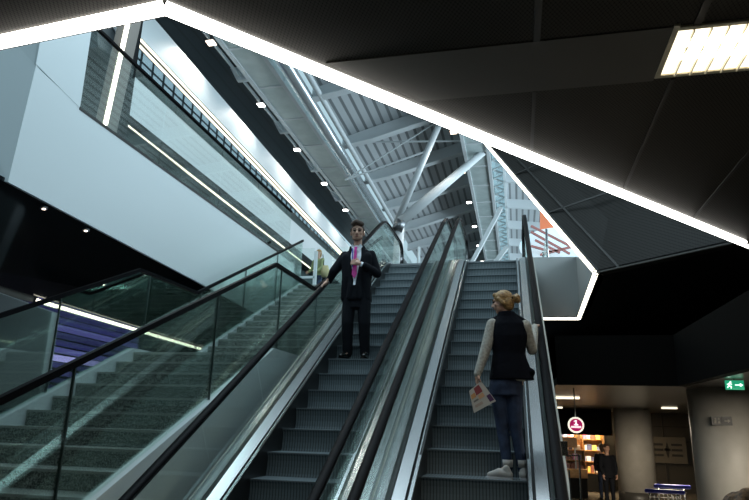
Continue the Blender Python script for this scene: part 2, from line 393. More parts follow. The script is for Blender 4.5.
        MB().sweep(hr,[(-.020,-.040),(-.020,-.019),(.020,-.019),(.020,-.040)]).build('handrail_guide',mt['railhi'],t)
    return t
escalator(-2.045,5.864,'left escalator with glass sides, carrying the man in a black suit',None)
escalator(-.422,6.0,'right escalator with brushed steel decks, carrying the woman in a black vest',None)
# ------------------------------------------------------------------ granite stair
st=thing('granite_staircase',(-4.2,6,0),'wide speckled granite staircase in two flights left of the escalators','stairs')
XL,XR=-5.22,-3.15; RUN=.358; RISE=.163
def stair_step(y,z,rise,run):
    s=MB().box((XL+.05,y,z-rise-.0),(XR-.05,y+run+.06,z)).build('step',mt['granite'],st)
    MB().box((XL+.051,y-.004,z-.022),(XR-.051,y+.03,z+.002)).build('nosing',mt['nosing'],s)
for k in range(17,-1,-1):
    if k==0: continue
    stair_step(7.71-RUN*k,2.849-RISE*k,RISE,RUN)
s=MB().box((XL+.05,7.71,2.849-.16),(XR-.05,9.47,2.849)).build('landing',mt['granite'],st)
MB().box((XL+.051,7.706,2.82),(XR-.051,7.74,2.851)).build('nosing',mt['nosing'],s)
for k in range(1,15): stair_step(9.47+RUN*(k-1),2.849+.168*k,.168,RUN)
def zs(y): 
    if y<7.71: return 2.849+(y-7.71)*RISE/RUN+.06
    if y<9.3: return 2.849+.06
    return 2.849+.06+(y-9.3)*.168/RUN
yb=7.71-17.5*RUN
for x0,x1,nm in ((XL-.05,XL+.05,'stringer'),(XR-.05,XR+.05,'stringer')):
    top=[(x0,1.5,.08),(x0,7.71,zs(7.70)),(x0,9.3,zs(9.2)),(x0,14.5,zs(14.5))]
    bot=[(x0,14.5,zs(14.5)-.55),(x0,9.4,zs(9.2)-.42),(x0,7.6,zs(7.7)-.5),(x0,2.4,.0),(x0,1.5,0)]
    if x0>-4: bot=[(x0,14.5,4.3),(x0,9.4,2.0),(x0,8.0,0.0),(x0,1.5,0)]
    MB().prism(top+bot,(x1-x0,0,0)).build(nm,mt['white'],st)
def balustrade(x,label,ys,h,ybeg):
    t=thing('stair_balustrade',(x,ys[0],0),label,'balustrade')
    def zr(y): return zs(y)+h
    K=[ybeg,7.68,9.40,14.4]
    for i in range(len(ys)-1):
        a,b=ys[i]+.008,ys[i+1]-.008
        mid=[k for k in (7.7,9.35) if a<k<b]; yy=[a]+mid+[b]
        pl=[(x-.006,y,zs(y)-.02) for y in yy]+[(x-.006,y,zr(y)-.02) for y in reversed(yy)]
        MB().prism(pl,(.012,0,0)).build('glass_panel',mt['glassg'],t)
    for y in ys[1:-1]:
        MB().box((x-.010,y-.007,zs(y)-.0),(x+.010,y+.007,zr(y)-.02)).build('glass_joint',mt['joint'],t)
    pts=[Vector((x,ybeg,zr(ybeg))),Vector((x,7.68,zr(7.68))),Vector((x,9.36,zr(9.25))),Vector((x,14.4,zr(14.4)))]
    m=MB()
    for a,b in zip(pts[:-1],pts[1:]): m.bar(a,b,.045,.05)
    m.build('handrail',mt['rubber'],t)
    return t
balustrade(XR,'near glass balustrade with black handrail between the stairs and the left escalator',[1.6,2.1,4.0,6.11,7.9,9.5,11.2,12.8,14.4],1.14,1.6)
balustrade(XL,'far glass balustrade with black handrail on the wall side of the stairs',[1.6,2.5,4.4,6.21,7.95,9.5,11.2,12.8,14.4],1.12,1.6)
# ------------------------------------------------------------------ left: parapet, soffit, mezzanine
PX=-5.6
s1=atx(8,182,PX); s2=atx(266,318,PX)
pp=[atx(36,66,PX),atx(80,107,PX),(PX,14.9,5.95),(PX,14.9,5.0),s1+(s2-s1)*1.12,atx(8,182,PX)]
par=MB().prism([(p[0],p[1],p[2]) for p in pp],(-.18,0,0)).struct('wall_left',mt['white'])
q0=atx(36,66,PX); q1=atx(8,182,PX)
# folded side face of the parapet, turning towards the left
MB().prism([q0,q1,(-7.6,4.9,q1.z+.25),(-7.6,4.9,8.2),(q0.x,q0.y,8.2)],(-.02,.12,0)).struct('wall_left_return',mt['white'])
# glass balustrade on the parapet
t=thing('parapet_balustrade',(PX-.05,8,6),'long frameless glass balustrade with thin dark handrail on top of the white parapet','balustrade')
ys=[6.42,8.45,10.6,12.6,14.6]
for a,b in zip(ys[:-1],ys[1:]):
    MB().box((PX-.062,a+.01,5.93),(PX-.05,b-.01,7.28)).build('glass_panel',mt['glassp'],t)
MB().box((PX-.08,6.42,7.27),(PX-.03,14.6,7.31)).build('handrail',mt['rubber'],t)
MB().prism([atx(36,64,PX+.003),atx(80,108,PX+.003),atx(92,28,PX+.003),(PX+.003,6.41,8.6),(PX+.003,5.55,8.6)],(-.15,0,0)).struct('wall_left_upper',mt['white'])
MB().box((PX-.10,6.42,5.93),(PX+.005,14.6,5.975)).build('base_channel',mt['seam'],t)
# sloping glossy black soffit under the parapet
l1=atx(37,297,-7.0); l2=atx(212,350,-7.0)
e1=s1+(s1-s2)*.25; e2=l1+(l1-l2)*.45
bk=Vector((-.04,0,0))
MB().prism([e1+bk,s1+(s2-s1)*1.12+bk,l2+(l2-l1)*.3,e2],(0,0,.05)).struct('ceiling_left',mt['gloss'])
sf=[e1,s2,l2,e2]
for (a,b),lb in (((44,208),'left'),((86,230),'middle'),((104,284),'lowest')):
    # reflected lamp spots, modelled as glowing discs on the plane of the soffit
    n=(s2-s1).cross(l1-s1); d=px(a,b); k=(s1-CAM).dot(n)/d.dot(n); p=CAM+d*k
    L=thing('glint',p,{'left':'small lamp reflection modelled as a glowing disc in the glossy soffit, nearest the left edge','middle':'small lamp reflection modelled as a glowing disc in the soffit, close under the white parapet','lowest':'faint lamp reflection modelled as a glowing disc low in the soffit above the light line'}[lb],'glint','soffit glints')
    MB().tube(p+Vector((0,0,.02)),p+Vector((0,0,-.012)),.045).build('glint_ring',mt['steeld'],L)
    MB().tube(p+Vector((0,0,-.008)),p+Vector((0,0,-.018)),.02 if lb!='lowest' else .012).build('lens',mt['lampw'],L)
ledline('light_strip',[l1+Vector((0,0,-.05)),l2+Vector((0,0,-.05))],.055,(1,-.4,-.3),mt['led2'],'long warm white light strip below the glossy black soffit behind the stairs')
MB().box((-7.3,11.0,0),(-7.02,15.2,3.75)).struct('wall_left_lower',mt['gloss'])
MB().prism([atx(0,285,-7.05)+Vector((0,-1.5,.5)),atx(0,285,-7.05),atx(38,296,-7.05),atx(38,296,-7.05)+Vector((0,0,-.1)),atx(0,296,-7.05),atx(0,296,-7.05)+Vector((0,-1.5,.4))],(-.2,0,0)).struct('trim_2',mt['band'])
# white leaning panel at the left edge
wp=[aty(-60,272,6.9),aty(52,312,6.9),aty(38,402,6.9),aty(-60,420,6.9)]
MB().prism(wp,(0,.15,0)).struct('wall_left_panel',mt['white'])
# violet-lit room behind the glass, its light put into glowing slats
vw=thing('violet_room_glow',(-8.9,9,1.4),'violet and blue glowing slats standing in for a violet-lit room under the light line','screen')
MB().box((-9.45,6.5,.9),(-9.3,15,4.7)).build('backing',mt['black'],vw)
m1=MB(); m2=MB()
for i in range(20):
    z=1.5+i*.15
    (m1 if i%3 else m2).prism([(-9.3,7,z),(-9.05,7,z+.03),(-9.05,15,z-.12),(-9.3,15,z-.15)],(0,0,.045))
m1.build('slat',mat('violet glow slat',(.1,.1,.3),.4,0,.12,(.22,.20,.75)),vw)['kind']='stuff'
m2.build('slat',mat('bright violet glow slat',(.2,.2,.5),.4,0,.32,(.30,.28,.9)),vw)['kind']='stuff'
MB().box((-9.04,8.6,3.02),(-9.0,13.5,3.14)).build('glow_bar',mat('lilac glow bar',(.4,.35,.8),.4,0,.9,(.50,.45,1.0)),vw)
# black recess and floors behind
MB().box((-8.7,8.6,5.2),(-8.5,32,8.3)).struct('wall_recess',mt['teal'])
MB().box((-8.5,8.6,7.98),(-8.0,32,8.28)).struct('ceiling_recess',mt['black'])
ledline('light_strip',[(-8.0,10.0,8.02),(-8.0,24,7.92)],.05,(1,-.2,-.6),mt['led3'],'fine warm light line running along the dark recess above the parapet glass',th=.03)
MB().box((-8.15,9.9,8.28),(-8.0,31,9.2)).struct('wall_left_fascia_lower',mt['white'])
MB().prism([(-8.0,9.9,10.22),(-8.0,9.9,11.0),(-8.0,30,10.45),(-8.0,30,9.85)],(-.2,0,0)).struct('wall_left_fascia_upper',mt['white'])
for dz,lb in ((.0,'upper'),(-.16,'lower')):
    ledline('light_strip',[(-8.0,9.9,10.16+dz),(-8.0,29,9.74+dz*.8)],.06,(1,-.2,-.5),mt['led3'],lb+' of the two close parallel warm light lines under the topmost white fascia',th=.02)
t=thing('gallery_balustrade',(-8.05,10,9.2),'dark tinted glass balustrade on the upper white fascia of the gallery','balustrade')
for k in range(8):
    MB().box((-8.09,9.9+k*2.6,9.2),(-8.07,12.46+k*2.6,9.5)).build('glass_panel',mt['teal'],t)
MB().box((-9.2,8.6,8.9),(-9.0,32,10.45)).struct('wall_gallery',mt['teal'])
wn=MB()
wi=MB().box((-9.15,8.6,10.45),(-9.12,32,11.75)).struct('window_1',mt['sky'])
fr=MB()
for k in range(44): fr.box((-9.16,8.6+k*.53,10.45),(-9.11,8.625+k*.53,11.75))
for z in (10.45,10.75,11.05,11.35,11.7): fr.box((-9.16,8.6,z),(-9.11,32,z+.022))
fr.build('window_frame',mt['mull'],wi)
for k in range(7):
    y=11.5+k*2.9
    L=thing('gallery_lamp',(-8.6,y,9.95),('nearest','second','third','fourth','fifth','sixth','farthest')[k]+' small bright lamp hanging inside the gallery behind the tinted glass','ceiling lamp','gallery lamps')
    MB().box((-9.02,y-.01,9.98),(-8.6,y+.01,10.0)).tube((-8.6,y,10.0),(-8.6,y,9.9),.06).build('lamp_body',mt['steeld'],L)
    MB().tube((-8.6,y,9.9),(-8.6,y,9.86),.07).build('lens',mt['lamp'],L)
# white wall and dark shaft behind the parapet glass at the far left
MB().box((-8.4,8.05,5.3),(-7.2,9.6,9.9)).struct('wall_left_dark',mt['black'])
L=thing('leaning_post',atx(117,122,-6.5),'leaning taupe post with a bright light line along its edge at the upper left','post')
a,b,c,d=atx(107,126,-6.5),atx(132,14,-6.5),atx(143,14,-6.5),atx(118,126,-6.5)
e=(b-a)*.12
MB().prism([a-e,b+e,c+e,d-e],(-.25,0,0)).build('post',mt['post'],L)
a2,b2=atx(104,126,-6.48),atx(129,14,-6.48)
MB().prism([a2,b2,b2+(c-b)*.28,a2+(c-b)*.28],(-.03,0,0)).build('light_line',mt['led2'],L)
L=thing('projector_box',atx(108,45,-6.9),'dark grey equipment box hung in front of the shaft beside the leaning post','equipment box')
bx=[atx(97,30,-6.9),atx(116,26,-6.9),atx(122,56,-6.9),atx(119,64,-6.9),atx(98,47,-6.9)]
MB().prism(bx,(-.3,0,0)).build('body',mat('grey box',(.06,.075,.085),.4),L)
MB().prism([atx(112,26,-6.88),atx(121,24,-6.88),atx(127,38,-6.88),atx(124,44,-6.88)],(-.1,0,0)).build('bracket',mt['truss'],L)
# ------------------------------------------------------------------ roof
MB().box((-9.16,6,11.9),(-7.35,45,12.1)).struct('ceiling_roof_left',mt['roofblack'])
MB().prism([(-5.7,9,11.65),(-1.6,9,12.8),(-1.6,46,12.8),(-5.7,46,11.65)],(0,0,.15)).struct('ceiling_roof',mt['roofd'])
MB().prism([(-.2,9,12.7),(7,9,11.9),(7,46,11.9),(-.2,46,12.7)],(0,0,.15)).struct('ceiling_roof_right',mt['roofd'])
def gird(name,label,x0,x1,z0,z1,y0,y1):
    t=thing(name,((x0+x1)/2,y0,z0),label,'girder')
    MB().box((x0,y0,z0),(x1,y1,z1)).build('box_section',mt['duct'],t)
    for y in range(int(y0),int(y1),2):
        MB().box((x0-.03,y,z0-.03),(x1+.03,y+.07,z1)).build('rib',mt['truss'],t)
    for x in (x0,x1):
        MB().box((x-.06,y0,z0-.05),(x+.06,y1,z0+.03)).build('flange',mt['truss'],t)
    return t
gird('roof_girder','long pale box girder running over the left escalator beside the black roof',-7.15,-6.3,11.35,11.85,9,44)
gird('roof_girder','long pale box girder over the right escalator, right of the strut tops',-1.57,-.75,11.45,12.8,14,44)
t=thing('service_rail',(-7.4,9,11.5),'slim steel rail carrying the left row of roof lamps along the black roof edge','rail')
for x in (-7.55,-7.36): MB().box((x-.025,9,11.52),(x+.025,44,11.6)).build('rail',mt['truss'],t)
for k in range(9):
    y=11.3+k*3.4
    MB().prism([(-7.9,y,11.9),(-7.2,y,11.9),(-7.2,y,11.45),(-7.65,y,11.45)],(0,.12,0)).build('bracket',mt['truss'],t)
t=thing('roof_pipe',(-5.8,9,11.3),'thick shiny aluminium pipe running beside the left roof girder','pipe')
MB().tube((-5.88,9,11.45),(-5.88,30,11.0),.2,n=20).build('pipe',mt['pipe'],t)
t=thing('roof_pipe',(-5.4,9,11.3),'thinner grey pipe running right of the thick roof pipe','pipe')
MB().tube((-5.45,9,11.5),(-5.45,30,11.05),.09,n=12).build('pipe',mt['truss'],t)
for k in range(9):
    y=12.4+k*3.37
    t=thing('roof_beam',(-5.6,y,11.5),'pale steel cross beam under the corrugated roof between the two girders','beam','roof cross beams')
    MB().prism([(-5.7,y,11.6),(-5.7,y,11.25),(-4.6,y,11.45),(-1.6,y,12.3),(-1.6,y,12.8)],(0,.08,0)).build('web',mt['truss'],t)
    m=MB(); 
    for a,b in (((-5.7,y,11.25),(-4.6,y,11.45)),((-4.6,y,11.45),(-1.6,y,12.3))): m.bar(Vector(a)+Vector((0,.04,0)),Vector(b)+Vector((0,.04,0)),.3,.04)
    m.build('flange',mt['truss'],t)
for k in range(7):
    y=19.1+k*3.37
    t=thing('roof_beam',(0,y,12.2),'pale steel cross beam under the roof right of the right girder','beam','right roof cross beams')
    MB().prism([(-.2,y,12.7),(-.2,y,12.25),(7,y,11.4),(7,y,11.9)],(0,.12,0)).build('web',mt['truss'],t)
t=thing('skylight_lattice',(-.5,14,12.6),'narrow roof skylight with zigzag lattice bars beside the right girder','skylight')
MB().box((-.75,14,12.72),(-.2,44,12.74)).build('glazing',mt['sky'],t)
m=MB()
for k in range(30):
    y=14+k; m.bar((-.72,y,12.5),(-.25,y+.5,12.5),.06,.06); m.bar((-.25,y+.5,12.5),(-.72,y+1,12.5),.06,.06)
m.build('lattice',mt['truss'],t)
MB().box((-.3,14,12.3),(-.2,44,12.7)).build('side_flange',mt['truss'],t)
for row,(x,ys,z) in enumerate(((-7.55,[12.9+3.36*k for k in range(6)],11.5),(-1.82,[19.15+3.5*k for k in range(6)],11.5))):
    for k,y in enumerate(ys):
        warm=(row==0 and k==0) or (row==1 and k<2)
        L=thing('roof_lamp',(x,y,z),('nearest','second','third','fourth','fifth','farthest')[k]+(' warm' if warm else ' cool white')+(' roof lamp in the row on the left rail along the black roof' if row==0 else ' roof lamp in the row beside the right girder'),'roof lamp',('left' if row==0 else 'right')+(' warm' if warm else ' cool')+' roof lamps')
        MB().box((x-.13,y-.13,z),(x+.13,y+.13,z+.1)).build('lamp_body',mt['steeld'],L)
        MB().box((x-.10,y-.10,z-.02),(x+.10,y+.10,z)).build('lens',mt['lampw' if warm else 'lamp'],L)
        l=bpy.data.lights.new('bulb','SPOT'); l.energy=200; l.spot_size=2.4; l.spot_blend=.7; l.color=(1,.95,.88); l.shadow_soft_size=.15
        lo=bpy.data.objects.new('bulb',l); lo.location=(0,0,-.06); lo.parent=L; C.objects.link(lo)
# strut node and its struts
N=aty(400,222,20)
t=thing('roof_strut',N,'white tubular V-strut pair rising from one steel node to the roof beyond the escalator tops','strut')
E1=atz(486,150,11.6); E2=atz(441,120,11.8)
MB().tube(N,E1,.19,.12,18).build('tube',mt['truss'],t)
MB().tube(N+Vector((-.15,.1,0)),E2,.11,.11,14).build('tube',mt['truss'],t)
MB().tube(N+Vector((-.1,-.1,-.35)),N+Vector((.12,.05,.2)),.2,.16,12).build('node_plate',mt['steeld'],t)
MB().tube(N+Vector((0,0,-.1)),(N.x-.2,N.y+.3,5.2),.16,.2,14).build('tube',mt['truss'],t)
E3=atz(330,20,11.4)
t=thing('tie_rod',N,'slender diagonal steel rod crossing below the roof deck left of the struts','rod')
MB().bar(aty(345,180,20),aty(430,150,20.5),.05,.05).bar(aty(345,180,20),aty(440,120,19.5),.04,.04).bar(aty(370,142,20),aty(462,141,20),.05,.05).build('rod',mt['truss'],t)
t=thing('diagonal_brace',aty(472,262,17),'grey diagonal steel brace behind the top of the right escalator','brace')
a_,b_=aty(470,266,17),aty(501,208,17); MB().bar(a_+(a_-b_)*((a_.z-5.2)/(b_.z-a_.z)),b_,.16,.1).build('bar',mt['truss'],t)
t=thing('diagonal_brace',aty(500,262,16),'short bright steel brace at the top of the right escalator','brace')
a_,b_=aty(494,264,16),aty(507,247,16); MB().bar(a_+(a_-b_)*((a_.z-5.2)/(b_.z-a_.z)),b_,.16,.1).build('bar',mt['truss'],t)
# far wall of the upper level
MB().box((-9.5,43,5.2),(9,43.2,9.0)).struct('wall_far',mat('dark far wall',(.02,.025,.028),.5))
MB().box((-9.5,43,9.0),(9,43.2,13)).struct('wall_far_upper',mt['duct'])
# orange and white lit backdrop seen right of the right escalator
t=thing('poster_wall',(2.0,20,5.2),'orange wall panel with white oval and pink bars, right of the right escalator top','wall panel')
o=[aty(538,208,20),aty(545,208,20),aty(600,208,20),aty(600,262,20),aty(538,262,20)]
MB().prism([aty(540,205,20),aty(600,205,20),aty(600,262,20),aty(540,262,20)],(0,.1,0)).build('panel',mat('orange panel',(.75,.22,.10),.5,0,.25,(.8,.25,.12)),t)
c=aty(556,246,19.9); m=MB(); n=28
m.prism([c+Vector((1.15*math.cos(2*math.pi*i/n),0,.62*math.sin(2*math.pi*i/n))) for i in range(n)],(0,.05,0)).build('oval',mat('pale backlit oval',(.7,.85,.9),.4,0,.55,(.65,.85,.95)),t)
m=MB()
for a,b in (((531,226),(572,247)),((531,232),(570,254)),((535,240),(560,253)),((540,255),(575,246)),((531,246),(552,252))):
    m.bar(aty(*a,19.6),aty(*b,19.6),.07,.07)
m.build('bar',mat('pink painted bar',(.55,.22,.20),.5),t)
t=thing('dark_bench',aty(537,262,17),'dark low block on the upper floor beside the escalator top','block')
MB().box((.62,16.8,5.2),(1.1,17.5,5.75)).build('body',mt['black'],t)
t=thing('upper_guardrail',(0.7,14,5.2),'glass guardrail on the upper floor right of the right escalator','guardrail')
MB().box((.75,14.0,5.2),(.77,16,6.3)).build('glass_panel',mt['glass'],t)
for y in (14.0,16.0): MB().tube((.76,y,5.2),(.76,y,6.35),.025).build('post',mt['chrome'],t)
t=thing('guide_post',aty(419,260,15),'slim white post on the upper floor between the two escalator tops','post')
p=aty(419,247,15); MB().tube((p.x,15,5.2),(p.x,15,p.z),.035).build('post',mt['white'],t); MB().tube((p.x,15,5.2),(p.x,15,5.23),.1).build('base',mt['steeld'],t)
# glass screen and posts on the upper floor by the stair head
t=thing('glass_screen',(-4.9,14.6,5.2),'glass screen with pale steel frame at the head of the granite stairs','screen')
p0=aty(316,253,14.7); 
MB().box((p0.x-.04,14.68,5.2),(p0.x+.04,14.74,p0.z+.05)).build('post',mt['white'],t)
MB().box((-6.8,14.68,5.5),(p0.x,14.72,5.56)).build('rail',mt['white'],t)
MB().box((-6.8,14.69,5.2),(p0.x-.04,14.70,6.3)).build('glass_panel',mt['glassg'],t)
MB().box((p0.x+.04,14.69,5.2),(-3.2,14.70,6.3)).build('glass_panel',mt['glass'],t)
# ------------------------------------------------------------------ near ceiling light fitting
t=thing('ceiling_light',(1.6,3.63,4.2),'long recessed fluorescent ceiling light with metal louvre in the grey band','ceiling light')
MB().box((.93,3.30,4.185),(.96,3.86,4.2)).box((2.31,3.30,4.185),(2.34,3.86,4.2)).box((.96,3.83,4.185),(2.31,3.86,4.2)).box((.96,3.32,4.185),(2.31,3.35,4.2)).build('frame',mat('cream light frame',(.6,.55,.42),.4),t)
MB().box((.95,3.35,4.196),(2.32,3.85,4.199)).build('reflector',mat('lit reflector',(.9,.85,.7),.4,0,1.8,(1,.9,.68)),t)
for y in (3.48,3.62): MB().tube((1.02,y,4.185),(2.26,y,4.185),.02).build('fluorescent_tube',mat('fluorescent tube',(1,1,1),.4,0,12,(1,.93,.76)),t)
for k in range(14): MB().box((1.04+k*.09,3.35,4.174),(1.048+k*.09,3.84,4.196)).build('louvre_blade',mat('louvre blade',(.75,.68,.5),.35,0,.15,(1,.9,.65)) if k==0 else bpy.data.materials['louvre blade'],t)
area('fitting_light',(1.6,3.63,4.15),1.3,.5,16,(1,.9,.72))
# ------------------------------------------------------------------ low hall
def col(x,y,r,z,label):
    t=thing('column',(x,y,0),label,'column')
    MB().tube((x,y,.35),(x,y,z),r,n=48).build('shaft',mt['column'],t)
    MB().tube((x,y,0),(x,y,.35),r*1.01,n=48).build('base_band',mt['colbase'],t)
    return t
col(3.15,19.5,.5,2.56,'round plastered column farther back, beside the lit shop')
cb=col(2.70,9.6,.40,2.56,'large round plastered column at the right carrying two small signs')
t=None
for i,(a,b) in enumerate(((717,421),(727,421))):
    p=aty(a,b,9.19)
    o=MB().box((p.x-.062,9.195,p.z-.055),(p.x+.062,9.225,p.z+.055)).build('pictogram_plate',mat('dark plate',(.02,.02,.018),.4) if i==0 else bpy.data.materials['dark plate'],cb)
    wm=mat('pictogram white',(.30,.28,.24),.5) if i==0 else bpy.data.materials['pictogram white']
    s=MB()
    if i==0: s.tube((p.x-.02,9.194,p.z+.028),(p.x-.02,9.19,p.z+.028),.011).box((p.x-.032,9.19,p.z-.03),(p.x-.01,9.194,p.z+.012)).tube((p.x+.024,9.194,p.z+.028),(p.x+.024,9.19,p.z+.028),.011).prism([(p.x+.024,9.19,p.z+.015),(p.x+.042,9.19,p.z-.03),(p.x+.006,9.19,p.z-.03)],(0,.004,0))
    else: s.bar((p.x-.03,9.192,p.z),(p.x+.02,9.192,p.z),.012,.004,(0,-1,0)).prism([(p.x+.01,9.19,p.z+.025),(p.x+.04,9.19,p.z),(p.x+.01,9.19,p.z-.025)],(0,.004,0))
    s.build('pictogram',wm,o)
def lowlight(a,b,c,lbl,y=None):
    p,q=atz(a,c,2.55),atz(b,c,2.55)
    t=thing('ceiling_light_bar',p,lbl,'ceiling light','low ceiling light bars')
    MB().box((p.x,p.y-.09,2.52),(q.x,p.y+.09,2.555)).build('diffuser',mt['led3'],t)
lowlight(556,580,397,'thin ceiling light bar in the low hall just right of the escalator')
lowlight(549,563,407,'small ceiling light bar farther back in the low hall right of the escalator')
lowlight(662,679,407.5,'ceiling light bar in the low hall between the two columns')
lowlight(743,765,395,'ceiling light bar in the low hall at the right edge, right of the large column')
lowlight(745,765,408,'farther ceiling light bar at the right edge behind the large column')
# exit sign
t=thing('exit_sign',aty(735,385,7.6),'green illuminated emergency exit sign with running figure below the low ceiling','exit sign')
p=aty(735,385,7.6); gm=mat('exit green',(.02,.35,.18),.4,0,.55,(.03,.55,.28)); wm=mat('exit white',(.9,1,.95),.4,0,1.6,(.85,1,.92))
MB().box((p.x-.09,7.6,p.z-.05),(p.x+.09,7.63,p.z+.05)).build('panel',gm,t)
MB().tube((p.x,7.615,p.z+.05),(p.x,7.615,2.56),.008).build('hanger',mt['steeld'],t)
f=MB(); X0=p.x-.055; 
f.tube((X0+.012,7.6,p.z+.030),(X0+.012,7.594,p.z+.030),.009)
for a,b in (((0,.018),(-.008,-.008)),((-.008,-.008),(.016,-.016)),((.016,-.016),(.012,-.038)),((-.008,-.008),(-.024,-.03)),((0,.016),(.024,.006)),((0,.016),(-.024,.004))):
    f.bar((X0+a[0],7.597,p.z+a[1]),(X0+b[0],7.597,p.z+b[1]),.009,.005,(0,-1,0))
f.bar((p.x+.0,7.597,p.z),(p.x+.06,7.597,p.z),.011,.005,(0,-1,0)).prism([(p.x+.05,7.594,p.z+.02),(p.x+.08,7.594,p.z),(p.x+.05,7.594,p.z-.02)],(0,.005,0))
f.build('running_figure',wm,t)
# round hanging sign
p=aty(576,425,9.6); t=thing('round_sign',p,'round illuminated crimson sign with a white rim and a numeral one, hanging by the escalator','sign')
r=.11
MB().tube((p.x,9.6,p.z),(p.x,9.64,p.z),r,n=36).build('rim',mat('sign rim white',(.9,.9,.8),.4,0,1.0,(1,.97,.82)),t)
MB().tube((p.x,9.592,p.z),(p.x,9.6,p.z),r*.80,n=36).build('face',mat('sign crimson',(.5,.01,.14),.4,0,.45,(.6,.01,.16)),t)
sw=mat('sign white',(1,1,1),.4,0,1.0,(1,1,1))
MB().box((p.x-.008,9.586,p.z+.002),(p.x+.012,9.592,p.z+.068)).prism([(p.x-.008,9.586,p.z+.068),(p.x-.028,9.586,p.z+.052),(p.x-.028,9.586,p.z+.042),(p.x-.008,9.586,p.z+.05)],(0,.006,0)).box((p.x-.026,9.586,p.z-.004),(p.x+.030,9.592,p.z+.012)).build('numeral_one',sw,t)
lt=MB()
for i in range(6): lt.box((p.x-.066+i*.023,9.586,p.z-.040),(p.x-.048+i*.023,9.592,p.z-.014))
lt.build('lettering',sw,t)
MB().tube((p.x,9.62,p.z+r),(p.x,9.62,2.56),.008).build('hanger',mt['steeld'],t)
# glass barrier at the escalator foot
t=thing('glass_barrier',(.55,5.4,0),'frosted edged glass barrier with a square steel head right of the right escalator','barrier')
p=aty(563,449,5.4); MB().box((p.x-.035,5.37,p.z-.05),(p.x+.035,5.43,p.z+.06)).build('bracket',mt['chrome'],t)
bp=[aty(569,470,5.4),aty(567,456,5.4),aty(579,455,5.4),aty(581,500,5.4)]
b0=bp[3]; 
MB().prism([(bp[0].x,5.4,0),(bp[0].x,5.4,bp[0].z),bp[1],bp[2],(b0.x,5.4,0)],(0,.012,0)).build('glass_panel',mt['glassg'],t)
e=MB().bar(bp[2],(b0.x,5.4,0),.012,.02,(0,1,0)).bar((bp[0].x+.02,5.4,0),bp[0],.010,.02,(0,1,0)).bar(bp[1],bp[2],.010,.02,(0,1,0)); e.build('glass_edge',mt['chrome'],t)
# back wall panels, notice, trolleys
p=aty(667,450,23.55)
bw=MB()
for z in (.9,1.62,2.1): bw.box((3.9,23.57,z),(6.3,23.6,z+.03))
for x in (4.0,4.75,5.6): bw.box((x,23.57,0),(x+.04,23.6,2.5))
bw.struct('trim_3',mt['seam'])
t=thing('wall_notice',p,'grey wall panel with six short dark text lines around an emblem, between the columns','notice')
MB().box((p.x-.6,23.5,p.z-.42),(p.x+.6,23.56,p.z+.42)).build('panel',mat('grey door panel',(.07,.066,.056),.6),t)
m=MB()
for s in (-1,1):
    for k in range(3): m.box((p.x+s*.3-.17,23.49,p.z-.2+k*.17),(p.x+s*.3+.17,23.5,p.z-.13+k*.17))
m.build('lettering',mt['seam'],t)
MB().prism([(p.x,23.49,p.z+.26),(p.x+.07,23.49,p.z),(p.x,23.49,p.z-.26),(p.x-.07,23.49,p.z)],(0,.01,0)).box((p.x-.1,23.49,p.z-.02),(p.x+.1,23.5,p.z+.05)).build('emblem',mt['seam'],t)
def trolley(a,lbl,y):
    p=atz(a,500,0); p=aty(a,488,y); x=p.x
    t=thing('luggage_trolley',(x,y,0),lbl,'trolley'); bl=mat('blue handle',(.02,.03,.35),.4) if 'blue handle' not in bpy.data.materials else bpy.data.materials['blue handle']
    for s in (-.24,.24):
        MB().chain([(x+s,y,.15),(x+s*.9,y+.1,1.0)],[.018,.018]).build('upright',mt['chrome'],t)
        MB().tube((x+s-.02,y-.05,.06),(x+s+.02,y-.05,.06),.06).build('wheel',mt['black'],t)
    MB().chain([(x-.28,y-.03,1.02),(x+.28,y-.03,1.02)],[.035,.035]).build('handle',bl,t)
    b=MB(); b.box((x-.26,y-.02,.12),(x+.26,y+.75,.16))
    for k in range(7): b.bar((x-.22+k*.073,y+.02,.3),(x-.22+k*.073,y+.08,.95),.012,.012)
    for z in (.45,.7,.92): b.bar((x-.24,y+.04,z),(x+.24,y+.04,z),.015,.015)
    b.build('basket',mt['chrome'],t)
    MB().box((x-.22,y-.05,.25),(x+.22,y-.03,.62)).build('advert_panel',mat('pale advert panel',(.4,.39,.36),.5) if 'pale advert panel' not in bpy.data.materials else bpy.data.materials['pale advert panel'],t)
trolley(664,'left luggage trolley with a blue handle parked between the columns',11.8)
trolley(672,'right luggage trolley with a blue handle parked by the large column',12.9)
